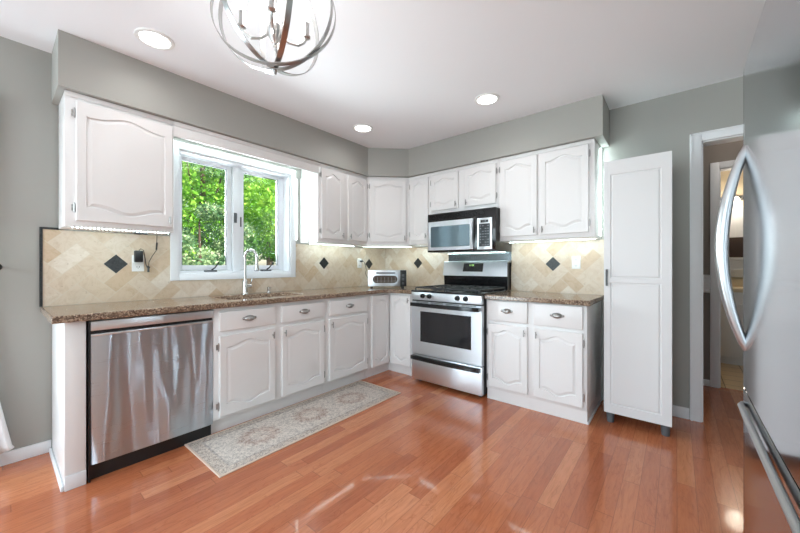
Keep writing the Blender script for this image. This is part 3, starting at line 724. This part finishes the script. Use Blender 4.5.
# ------------------------------------------------------------------ tall pantry
t_ = thing('pantry_cabinet', 'tall freestanding white pantry cabinet on grey feet beside the doorway', 'pantry', (2.621, -.47, 0))
PWD = .394
B().box(0, PWD, .018, .42, .08, 1.936, .002).build('body', 'pantry', t_)
def pdoor(z0, z1, panels):
    bm = bmesh.new(); b = B(); b.bm.free(); b.bm = bm
    xs = [0, .040, PWD-.055, PWD]
    zs = [z0]+[v for p_ in panels for v in p_]+[z1]
    def q(pts): bm.faces.new([bm.verts.new(p_) for p_ in pts])
    def rect(xa, xb, za, zb, y=0): q([(xa, y, za), (xb, y, za), (xb, y, zb), (xa, y, zb)])
    rect(xs[0], xs[1], z0, z1); rect(xs[2], xs[3], z0, z1)
    for i in range(0, len(zs), 2): rect(xs[1], xs[2], zs[i], zs[i+1])
    for (za, zb) in panels:
        R0 = [(xs[1], za), (xs[2], za), (xs[2], zb), (xs[1], zb)]; prev = (R0, 0)
        for e, y in ((.004, .006), (.010, .006), (.016, .001)):
            R1 = [(xs[1]+e, za+e), (xs[2]-e, za+e), (xs[2]-e, zb-e), (xs[1]+e, zb-e)]
            for i in range(4):
                a_, b_ = prev[0][i], prev[0][(i+1) % 4]; c_, d_ = R1[(i+1) % 4], R1[i]
                q([(a_[0], prev[1], a_[1]), (b_[0], prev[1], b_[1]), (c_[0], y, c_[1]), (d_[0], y, d_[1])])
            prev = (R1, y)
        rect(xs[1]+.016, xs[2]-.016, za+.016, zb-.016, .001)
    # sides/back
    for (a_, b_) in (((0, z0), (PWD, z0)), ((PWD, z0), (PWD, z1)), ((PWD, z1), (0, z1)), ((0, z1), (0, z0))):
        q([(a_[0], 0, a_[1]), (b_[0], 0, b_[1]), (b_[0], .017, b_[1]), (a_[0], .017, a_[1])])
    q([(0, .017, z0), (PWD, .017, z0), (PWD, .017, z1), (0, .017, z1)])
    bmesh.ops.remove_doubles(bm, verts=bm.verts[:], dist=1e-5)
    return b
pd = pdoor(.082, 1.94, [(.145, 1.045), (1.075, 1.84)]).build('door', 'pantry', t_, 20)
B().cyl((.020, 0, 1.035), (.020, -.022, 1.035), .005, seg=8).cyl((.020, 0, 1.125), (.020, -.022, 1.125), .005, seg=8).tube([(.020, -.022, 1.02), (.020, -.026, 1.05), (.020, -.026, 1.11), (.020, -.022, 1.14)], .0065, 10).build('handle', 'foot', pd)
for x in (.035, PWD-.035):
    for y in (.05, .37): B().lathe([(.022, 0), (.024, .01), (.027, .078), (.03, .08)], (x, y, 0), 18).build('foot', 'foot', t_)

# ------------------------------------------------------------------ refrigerator
FX = 3.203; FYF = -1.80; FW = .90
t_ = thing('refrigerator', 'stainless steel refrigerator with tall bowed handle at the right edge', 'refrigerator', (FX, FYF, 0))
B().box(.075, .79, -FW+.004, -.004, .03, 1.78, .004).build('body', 'foot', t_)
for x in (.12, .7):
    for y in (-.08, -FW+.08): B().cyl((x, y, 0), (x, y, .03), .02, seg=12).build('foot', 'black', t_)
B().box(.05, .09, -FW+.01, -.01, .025, .08).build('toe_grille', 'black', t_)
def fdoor(z0, z1, name):
    b = B(); n_ = 26; A_ = []
    for i in range(n_+1):
        u = i/n_; y = -FW*u; e = (.004 if z0 > .5 else .002)*math.sin(PI*u); edge = min(u, 1-u)*FW
        x = .012*(1-min(1, edge/.012))**2 - e + .010 - .010
        A_.append((x+0.0, y))
    poly = A_+[(.07, -FW), (.07, 0)]
    b.prism(poly, lambda u, v, d: (u, v, z0+d), z1-z0)
    return b.build(name, 'fridge', t_, 40)
up = fdoor(.785, 1.791, 'fridge_door'); lo = fdoor(.09, .777, 'freezer_drawer')
# tall bowed handle
z0, z1, hy = .909, 1.535, -.082; n_ = 28; pts = []; rd = []
for i in range(n_+1):
    u = i/n_; s_ = math.sin(PI*u); pts.append((.004-.058*s_**.8, hy, z0+(z1-z0)*u)); rd.append(.011+.006*s_)
B().tube(pts, rd, 14).build('door_handle', 'handle', up)
hz = .738
pts = [(.004, -.080, hz), (-.006, -.082, hz), (-.012, -.10, hz)]+[(-.0135, -.10-(FW-.16)*i/6, hz) for i in range(1, 7)]+[(-.012, -FW+.03, hz), (0, -FW+.02, hz)]
B().tube(pts, .0085, 12).build('drawer_handle', 'handle', lo)

# ------------------------------------------------------------------ toaster oven
t_ = thing('toaster_oven', 'stainless steel toaster oven with oval window in the worktop corner', 'toaster oven', (.505, -.525, .914), math.radians(43))
TW, TH = .435, .185
B().box(-TW/2, TW/2, -.01, .22, .018, .018+TH, .008).build('body', 'steel', t_)
pc = B().tube([(.042, -.47, 1.225), (.057, -.45, 1.21), (.062, -.43, 1.16), (.062, -.42, 1.11), (.062, -.435, 1.08), (.060, -.42, 1.05), (.12, -.44, 1.0), (.21, -.51, .985), (.30, -.53, .985)], .0032, 8).build('power_cord', 'black', t_)
inv_ = (Matrix.Translation(t_.location)@Matrix.Rotation(t_.rotation_euler.z, 4, 'Z')).inverted(); pc.matrix_parent_inverse = inv_
B().box(.0195, .045, -.488, -.46, 1.212, 1.238, .004).build('plug', 'black', pc)
fr_ = B().box(-TW/2, .145, -.02, -.01, .020, .018+TH, .004).build('door', 'steel', t_)
def stadium(x0, x1, z0, z1, n=10):
    r = (z1-z0)/2; P_ = []
    for cx, a in ((x1-r, -90), (x0+r, 90)):
        for i in range(n+1): t = math.radians(a+180*i/n); P_.append((cx+r*math.cos(t), z0+r+r*math.sin(t)))
    return P_
M['ovenwin'] = mat('oven_window', srgb(86, 74, 66), .15)
wn_ = B().prism(stadium(-.165, .115, .058, .142), lambda u, v, d: (u, -.0215+d, v), .006).build('door_window', 'ovenwin', fr_)
b = B()
for i in range(7): b.cyl((-.15+.04*i, -.0225, .062), (-.15+.04*i, -.0225, .125), .0012, seg=6)
b.cyl((-.155, -.0225, .08), (.105, -.0225, .08), .0015, seg=6).build('rack_bars', 'nickel', wn_)
B().box(-.13, .09, -.034, -.022, .166, .178, .003).box(-.125, -.11, -.024, -.018, .166, .178).box(.07, .085, -.024, -.018, .166, .178).build('door_handle', 'black', fr_)
cp = B().box(.147, TW/2, -.022, -.01, .018, .018+TH, .003).build('control_panel', 'black', t_)
for z in (.055, .10, .145): B().lathe([(.014, 0), (.012, .010), (.001, .010)], (.178, -.022, z), 14, 'Y').build('knob', 'foot', cp)
for x in (-.18, .18):
    for y in (.01, .19): B().cyl((x, y, 0), (x, y, .019), .013, .011, seg=12).build('foot', 'black', t_)

# ------------------------------------------------------------------ wall outlets, charger, cords
def outlet(label, loc, rz, w=.072, h=.118):
    t_ = thing('wall_outlet', label, 'outlet', loc, rz, 'white wall outlets')
    B().box(-w/2, w/2, -.006, 0, -h/2, h/2, .003).build('cover_plate', 'white', t_)
    for z in (-.027, .027):
        r_ = B().prism(rrect(-.017, .017, z-.014, z+.014, .009), lambda u, v, d: (u, -.0068+d, v), .002).build('receptacle', 'white', t_)
        B().box(-.0085, -.0055, -.0075, -.0065, z-.004, z+.006).box(.0055, .0085, -.0075, -.0065, z-.004, z+.006).cyl((0, -.0066, z-.008), (0, -.0075, z-.008), .0025, seg=8).build('slots', 'black', r_)
    return t_
outlet('white wall outlet under the left wall cabinet with black charger plugged in', (.0115, -2.700, 1.185), LW)
outlet('white wall outlet near the corner with a black cord plugged in', (.0115, -.49, 1.20), LW)
outlet('white empty wall outlet above the right worktop', (2.338, -.0115, 1.197), 0)
t_ = thing('power_adapter', 'black power adapter plugged into the outlet left of the window', 'power adapter', (.0195, -2.703, 1.235), LW)
B().box(-.024, .024, -.045, 0, -.042, .042, .006).build('body', 'black', t_)
B().tube([(.0, -.03, .04), (.010, -.035, .055), (.028, -.03, .045), (.036, -.025, .0), (.045, -.02, -.06), (.054, -.02, -.075)], .0025, 8).build('cord', 'black', t_)
t_ = thing('inline_connector', 'black cable connector hanging beside the adapter up to the cabinet underside', 'cable connector', (.035, -2.642, 1.15), LW)
B().cyl((0, 0, -.03), (0, 0, .005), .007, seg=10).cyl((-.012, 0, .012), (.008, 0, .004), .006, seg=8).build('plug', 'black', t_)
B().tube([(.0, 0, .0), (.003, 0, .045), (.022, -.005, .09), (.045, -.01, .13), (.048, -.01, .18)], .0022, 8).cyl((.046, -.01, .135), (.050, -.01, .19), .0055, seg=8).tube([(.048, -.01, .18), (.05, -.01, .247)], .002, 8).build('cord', 'black', t_)
# ------------------------------------------------------------------ LED strips under and beside the cabinets
def led(label, pts, n, up=(0, 0, 1), watts=1.6, aim=None):
    """adhesive tape with a row of diodes facing -up"""
    t_ = thing('led_strip', label, 'light strip', (0, 0, 0), 0, 'led light strips'); u = Vector(up)
    B().tube(pts, None, flat=(.010, .0016), up=up).build('tape', 'ledtape', t_)
    P_ = [Vector(p) for p in pts]; Ls = [0]
    for a_, b_ in zip(P_, P_[1:]): Ls.append(Ls[-1]+(b_-a_).length)
    b = B()
    for i in range(n):
        s_ = (i+.5)/n*Ls[-1]
        k = max(j for j in range(len(P_)-1) if Ls[j] <= s_+1e-9); f_ = (s_-Ls[k])/(Ls[k+1]-Ls[k]); p = P_[k].lerp(P_[k+1], f_)-u*.0022
        b.box(p.x-.0035, p.x+.0035, p.y-.0035, p.y+.0035, p.z-.0035*abs(u.z)-.0035*(1-abs(u.z)), p.z+.0035*(1-abs(u.z))+.001*abs(u.z))
    o = b.build('diodes', 'led', t_, 0)
    l = bpy.data.lights.new('led_glow', 'AREA'); l.shape = 'RECTANGLE'; v_ = P_[-1]-P_[0]; l.size = v_.length; l.size_y = .02; l.energy = watts; l.color = (.80, .98, 1)
    q = bpy.data.objects.new('led_glow', l); COL.objects.link(q); q.location = (P_[0]+P_[-1])/2-u*.006
    d_ = Vector(aim) if aim else -u; zc_ = -d_.normalized(); xc_ = v_.normalized(); zc_ = (zc_-xc_*zc_.dot(xc_)).normalized(); yc_ = zc_.cross(xc_)
    q.rotation_euler = Matrix((xc_, yc_, zc_)).transposed().to_euler(); return t_
led('lit led tape along the underside of the wall cabinet left of the window', [(.285, -3.08, 1.3985), (.285, -2.58, 1.3985)], 26, watts=0.80, aim=(-.8, 0, -1))
led('lit led tape along the underside of the wall cabinet right of the window', [(.12, -1.30, 1.3985), (.12, -.68, 1.3985)], 32, watts=0.75, aim=(-.3, 0, -1))
led('lit led tape under the diagonal corner wall cabinet', [(.13, -.55, 1.3985), (.55, -.13, 1.3985)], 24, watts=0.85, aim=(-.3, .3, -1))
led('lit led tape under the narrow wall cabinet left of the microwave', [(.66, -.12, 1.4085), (.93, -.12, 1.4085)], 14, watts=0.40, aim=(0, .3, -1))
led('lit led tape under the wall cabinet right of the microwave', [(1.76, -.12, 1.3985), (2.51, -.12, 1.3985)], 38, watts=0.95, aim=(0, .3, -1))
led('lit led tape running vertically beside the window on the right casing', [(.0215, -1.385, 1.43), (.0215, -1.385, 2.06)], 32, up=(-1, 0, 0), watts=.3, aim=(1, .3, 0))
led('lit led tape behind the valance board above the window', [(.06, -2.54, 2.178), (.06, -1.34, 2.178)], 50, watts=1.3)
led('lit led tape running down the right side of the wall cabinet next to the pantry', [(2.5355, -.05, 2.18), (2.5355, -.05, 1.42)], 40, up=(-1, 0, 0), watts=1.3)
led('lit led tape on the underside of the range hood microwave', [(1.02, -.06, 1.3085), (1.70, -.06, 1.3085)], 34, watts=.8)
o = B().tube([(.76, -.295, 1.405), (.80, -.295, 1.395), (.86, -.295, 1.389), (.905, -.295, 1.392), (.925, -.295, 1.405)], .006, 8).build('cable_sleeve', 'white'); tag(o, 'white cable drooping under the narrow wall cabinet beside the microwave', 'cable')
o = B().box(.10, .155, -2.86, -2.79, 1.378, 1.3985, .004).build('led_driver', 'black'); o.location = (.13, .085, 0); tag(o, 'black led controller stuck under the left wall cabinet', 'led controller')

# ------------------------------------------------------------------ recessed ceiling lights
def can(x, y, label):
    t_ = thing('recessed_light', label, 'ceiling light', (x, y, H), 0, 'recessed ceiling lights')
    B().lathe([(.098, -.0), (.096, -.006), (.078, -.009), (.074, -.004), (.074, 0)], seg=40).build('trim_ring', 'white', t_)
    B().lathe([(.001, -.0035), (.074, -.0035), (.074, -.002), (.001, -.002)], seg=40).build('lens', 'can', t_)
    l = bpy.data.lights.new('downlight', 'AREA'); l.shape = 'DISK'; l.size = .14; l.energy = 1.0; l.color = (1, .98, .97); l.spread = math.radians(150)
    o = bpy.data.objects.new('downlight', l); COL.objects.link(o); o.location = (x, y, H-.014)
can(.665, -2.762, 'round lit recessed ceiling light above the dishwasher, nearest the camera')
can(.691, -1.087, 'round lit recessed ceiling light near the corner soffit above the sink side')
can(1.866, -.849, 'round lit recessed ceiling light in front of the microwave')

# ------------------------------------------------------------------ chandelier
d0 = 1.3
cy_, sy_ = math.cos(YAW), math.sin(YAW)
def at_cam(u, depth, z): lat = (u-400)/334.44*depth; return (cam.location.x+cy_*lat-sy_*depth, cam.location.y+sy_*lat+cy_*depth, z)
cpt = at_cam(275, d0, 2.155)
t_ = thing('orb_chandelier', 'brushed nickel orb chandelier with candle bulbs hanging from the ceiling', 'chandelier', cpt, YAW)
Rr = .227
def ring(tilt, az, rad, w=.017):
    mt = Matrix.Rotation(az, 3, 'Z')@Matrix.Rotation(tilt, 3, 'X')
    pts = [mt@Vector((rad*math.cos(t), 0, rad*math.sin(t))) for t in [2*PI*i/72 for i in range(72)]]
    B().tube(pts, None, flat=(w, .003), closed=True, up=lambda p: p).build('orb_band', 'chand', t_)
ring(0, math.radians(-6), Rr, .02); ring(0, math.radians(58), Rr-.004, .02); ring(0, math.radians(124), Rr-.008, .02)
ring(math.radians(-10), math.radians(8), Rr+.004, .016)
B().lathe([(.001, -.245), (.006, -.243), (.008, -.232), (.004, -.222), (.004, -.20)], seg=14).build('finial', 'chand', t_)
B().cyl((0, 0, -.11), (0, 0, H-2.15-.01), .0065, seg=12).build('stem', 'chand', t_)
B().lathe([(.001, -.142), (.007, -.138), (.004, -.125), (.012, -.118), (.024, -.10), (.03, -.085), (.03, -.06), (.012, -.055)], seg=20).build('hub', 'chand', t_)
B().lathe([(.065, H-2.15-.001), (.062, H-2.15-.018), (.02, H-2.15-.028), (.001, H-2.15-.028)], seg=28).build('ceiling_canopy', 'chand', t_)
for k in range(4):
    a = math.radians(15+90*k); ca_, sa_ = math.cos(a), math.sin(a); ra = .118; zb = -.055
    ar = [(ca_*r_, sa_*r_, z_) for r_, z_ in ((.02, -.085), (.05, -.112), (.085, -.118), (.108, -.103), (ra, -.082))]
    arm = B().tube(ar, .0055, 10).build('arm', 'chand', t_)
    B().lathe([(.006, -.088), (.015, -.082), (.015, -.075), (.0105, -.07), (.0105, -.022), (.009, -.021)], (ca_*ra, sa_*ra, 0), 16).build('candle_sleeve', 'chand', arm)
    B().lathe([(.007, -.022), (.012, -.009), (.0165, .011), (.0155, .031), (.009, .051), (.001, .066)], (ca_*ra, sa_*ra, 0), 16).build('bulb', 'bulb', arm)
l = bpy.data.lights.new('chandelier_glow', 'POINT'); l.energy = 3.5; l.color = (1, .97, .94); l.shadow_soft_size = .1
o = bpy.data.objects.new('chandelier_glow', l); COL.objects.link(o); o.location = (cpt[0], cpt[1], 2.19)

# ------------------------------------------------------------------ rug, curtain, holdback
t_ = thing('runner_rug', 'pale grey patterned runner rug with medallions in front of the base cabinets', 'rug', (.835, -1.79, 0), math.radians(.3))
B().box(-.252, .252, -.777, .777, .0, .007, .002).build('pile', 'rug', t_)
b = B().box(-.265, -.252, -.79, .79, 0, .008, .003).box(.252, .265, -.79, .79, 0, .008, .003).box(-.252, .252, -.79, -.777, 0, .008, .003).box(-.252, .252, .777, .79, 0, .008, .003)
b.build('binding', 'rugedge', t_)
# curtain: gathered high, flaring to the floor
bm = bmesh.new(); nu, nv = 60, 40; grid = []
for j in range(nv+1):
    v = j/nv; z = 2.15-(2.15-.08)*v
    lag = (abs(z-1.16)/1.0)
    yr = (-3.445+.155*((1.16-z)/1.08)**1.25) if z < 1.16 else (-3.445+.06*((z-1.16)/1.0)**1.0-.0)
    yl = yr-.12-.20*min(1, lag)
    row = []
    for i in range(nu+1):
        u = i/nu; y = yl+(yr-yl)*u; x = .075+.022*math.sin(u*PI*9)*(.5+.5*min(1, lag))
        row.append(bm.verts.new((x, y, z+(.05*(1-u)*-1 if j == nv else 0)+(.035*math.sin(u*8) if j == nv else 0))))
    grid.append(row)
for a_, c_ in zip(grid, grid[1:]):
    for i in range(nu): bm.faces.new((a_[i], a_[i+1], c_[i+1], c_[i]))
b = B(); b.bm.free(); b.bm = bm
cu = b.build('curtain', 'fabric'); tag(cu, 'white gathered curtain flaring out at the left edge beside the patio door', 'curtain'); cu.modifiers.new('thick', 'SOLIDIFY').thickness = .002
t_ = thing('curtain_holdback', 'black curtain holdback knob on the grey wall at the left edge', 'curtain holdback', (0, -3.355, 1.16), LW)
B().lathe([(.02, 0), (.018, .005), (.006, .008), (.005, .07), (.014, .075), (.018, .085), (.010, .095), (.001, .10)], seg=16, axis='Y').build('knob', 'black', t_)

# ------------------------------------------------------------------ bathroom glimpse
t_ = thing('bathroom_vanity', 'cream bathroom vanity seen through the far doorway', 'vanity', (3.40, 2.12, 0))
B().box(0, .62, .0, .55, .1, .86, .002).box(.0, .62, .05, .55, 0, .1).build('body', 'cab', t_)
vd = B().box(.03, .30, -.018, 0, .14, .72, .005).build('door', 'cab', t_); B().box(.33, .60, -.018, 0, .14, .72, .005).build('door', 'cab', t_)
B().box(.05, .28, -.022, -.018, .17, .69, .004).build('raised_panel', 'cab', vd)
B().box(-.01, .64, -.02, .56, .86, .90, .006).box(-.01, .64, .52, .56, .90, 1.0, .003).build('counter_top', 'cream', t_)
o = B().box(3.3, 4.04, 2.66, 2.699, 1.02, 1.24, .004).box(3.3, 4.04, 2.60, 2.699, 1.10, 1.13, .004).box(3.3, 4.04, 2.60, 2.699, 1.24, 1.27, .004).build('bathroom_ledge', 'trim'); tag(o, 'cream moulded ledge on the bathroom wall above the vanity', 'ledge')
o = B().box(3.42, 4.0, 2.655, 2.70, 1.275, 1.53, .004).build('brown_panel', 'brown'); tag(o, 'dark brown panel on the bathroom wall above the cream ledge', 'panel')
b = B().box(3.3, 4.04, 2.68, 2.70, 1.53, 1.93)
for i in range(14): b.cyl((3.32+.05*i, 2.68, 1.53), (3.32+.05*i, 2.68, 1.93), .003, seg=6)
o = b.build('beadboard_panel', 'trim'); tag(o, 'white beadboard panel on the bathroom wall below the vanity light', 'wall panel')
t_ = thing('vanity_light', 'lit vanity light bar glowing on the bathroom wall', 'wall light', (3.62, 2.70, 2.03))
B().box(-.25, .25, -.03, 0, -.03, .03, .006).build('back_plate', 'chrome', t_)
for x in (-.18, 0, .18):
    s_ = B().lathe([(.02, 0), (.035, -.03), (.045, -.07), (.02, -.085), (.001, -.085)], (x, -.08, .01), 16).build('glass_shade', 'vanitybulb', t_)
    B().tube([(x, -.03, .0), (x, -.06, .02), (x, -.08, .01)], .006, 8).build('lamp_arm', 'chrome', t_)
l = bpy.data.lights.new('vanity_glow', 'POINT'); l.energy = 5; l.color = (1, .88, .72); l.shadow_soft_size = .1
o = bpy.data.objects.new('vanity_glow', l); COL.objects.link(o); o.location = (3.6, 2.4, 1.95)

# ------------------------------------------------------------------ garden
o = B().box(-40, -.17, -25, 30, -.75, -.7).build('lawn', 'grass', None, 0); o['kind'] = 'structure'
def tree(name, label, cat, x, y, zc, rx, rz, n, m, leaf, seed, trunk=.12, conical=False):
    t_ = thing(name, label, cat, (x, y, -.7), 0, 'trees outside the window'); rs = np.random.RandomState(seed)
    zc = zc+.7
    nb = 42; cl = []
    while len(cl) < nb:
        p = rs.uniform(-1, 1, 3)
        if .25 < np.linalg.norm(p) < 1:
            if conical: p[:2] *= max(.12, (1-(p[2]+1)/2))*1.25
            cl.append((p*[rx, rx, rz], rs.uniform(.22, .42)*rx, rs.uniform(-.25, .25)))
    who = rs.randint(0, nb, n); dirs = rs.normal(size=(n, 3)); dirs /= np.linalg.norm(dirs, axis=1)[:, None]
    cen = np.array([c_[0] for c_ in cl])[who]; rad = np.array([c_[1] for c_ in cl])[who]; tv = np.array([c_[2] for c_ in cl])[who]
    pos = cen+dirs*(rad*rs.uniform(.55, 1.05, n))[:, None]*[1, 1, .7]; pos[:, 2] += zc
    a_ = rs.normal(size=(n, 3)); a_ += dirs*.6; a_ /= np.linalg.norm(a_, axis=1)[:, None]
    b_ = np.cross(a_, rs.normal(size=(n, 3))); b_ /= np.linalg.norm(b_, axis=1)[:, None]; c_ = np.cross(a_, b_)
    L_ = leaf*rs.uniform(.6, 1.3, n)[:, None]
    v = np.stack([pos-b_*L_*.5, pos+c_*L_*.28, pos+b_*L_*.5, pos-c_*L_*.28], 1).reshape(-1, 3)
    me = bpy.data.meshes.new('foliage'); me.vertices.add(4*n); me.vertices.foreach_set('co', v.ravel()); me.loops.add(4*n); me.loops.foreach_set('vertex_index', np.arange(4*n))
    me.polygons.add(n); me.polygons.foreach_set('loop_start', np.arange(0, 4*n, 4)); me.update(calc_edges=True)
    at_ = me.attributes.new('tint', 'FLOAT', 'FACE'); at_.data.foreach_set('value', np.clip(rs.uniform(.1, .9, n)+tv, 0, 1).astype(np.float32))
    link('foliage', me, m, t_, 0)
    b = B().tube([(0, 0, 0), (.03, .02, zc*.4), (-.02, .03, zc*.8), (.02, 0, zc+rz*.5)], [trunk, trunk*.8, trunk*.6, trunk*.2], 10)
    for k in range(7):
        q = cl[k*5][0]; b.tube([(0, 0, zc*.6+.1*k), (q[0]*.5, q[1]*.5, (zc*.6+q[2]+zc)/2), (q[0], q[1], q[2]+zc)], [trunk*.35, trunk*.2, trunk*.08], 6)
    b.build('trunk', 'bark', t_)
tree('leafy_tree', 'bright green leafy tree filling the left window pane top', 'tree', -5.2, -.4, 3.4, 1.8, 1.9, 26000, 'leafA', .09, 1)
tree('evergreen_tree', 'layered pale tipped evergreen low in the left window pane', 'tree', -3.1, -1.2, 1.35, .75, 1.1, 13000, 'leafC', .06, 2, .06)
tree('leafy_tree', 'yellow green leafy tree seen through the right window pane', 'tree', -4.6, 2.0, 2.2, 1.5, 1.9, 22000, 'leafA', .085, 3)
tree('leafy_tree', 'mid green tree high behind the right window pane', 'tree', -9.5, 3.6, 4.0, 2.4, 2.6, 18000, 'leafB', .17, 4, .16)
tree('leafy_tree', 'distant mid green tree between the two window panes', 'tree', -11, -.4, 3.4, 3.0, 3.0, 20000, 'leafB', .17, 5, .18)
tree('leafy_tree', 'distant green tree at the far right of the window view', 'tree', -8.5, 9.0, 3.0, 2.8, 2.8, 12000, 'leafB', .2, 6, .18)
t_ = thing('neighbour_shed', 'low grey roofed shed glimpsed behind the evergreen outside', 'shed', (-7.2, -4.6, -.7))
B().box(-1, 1, -1.2, 1.2, 0, 1.9).build('wall', 'roofgrey', t_)
B().prism([(-1.4, 1.85), (1.4, 1.85), (0, 2.35)], lambda u, v, d: (-1.2+d, u, v), 2.4).build('roof', 'roofgrey', t_)
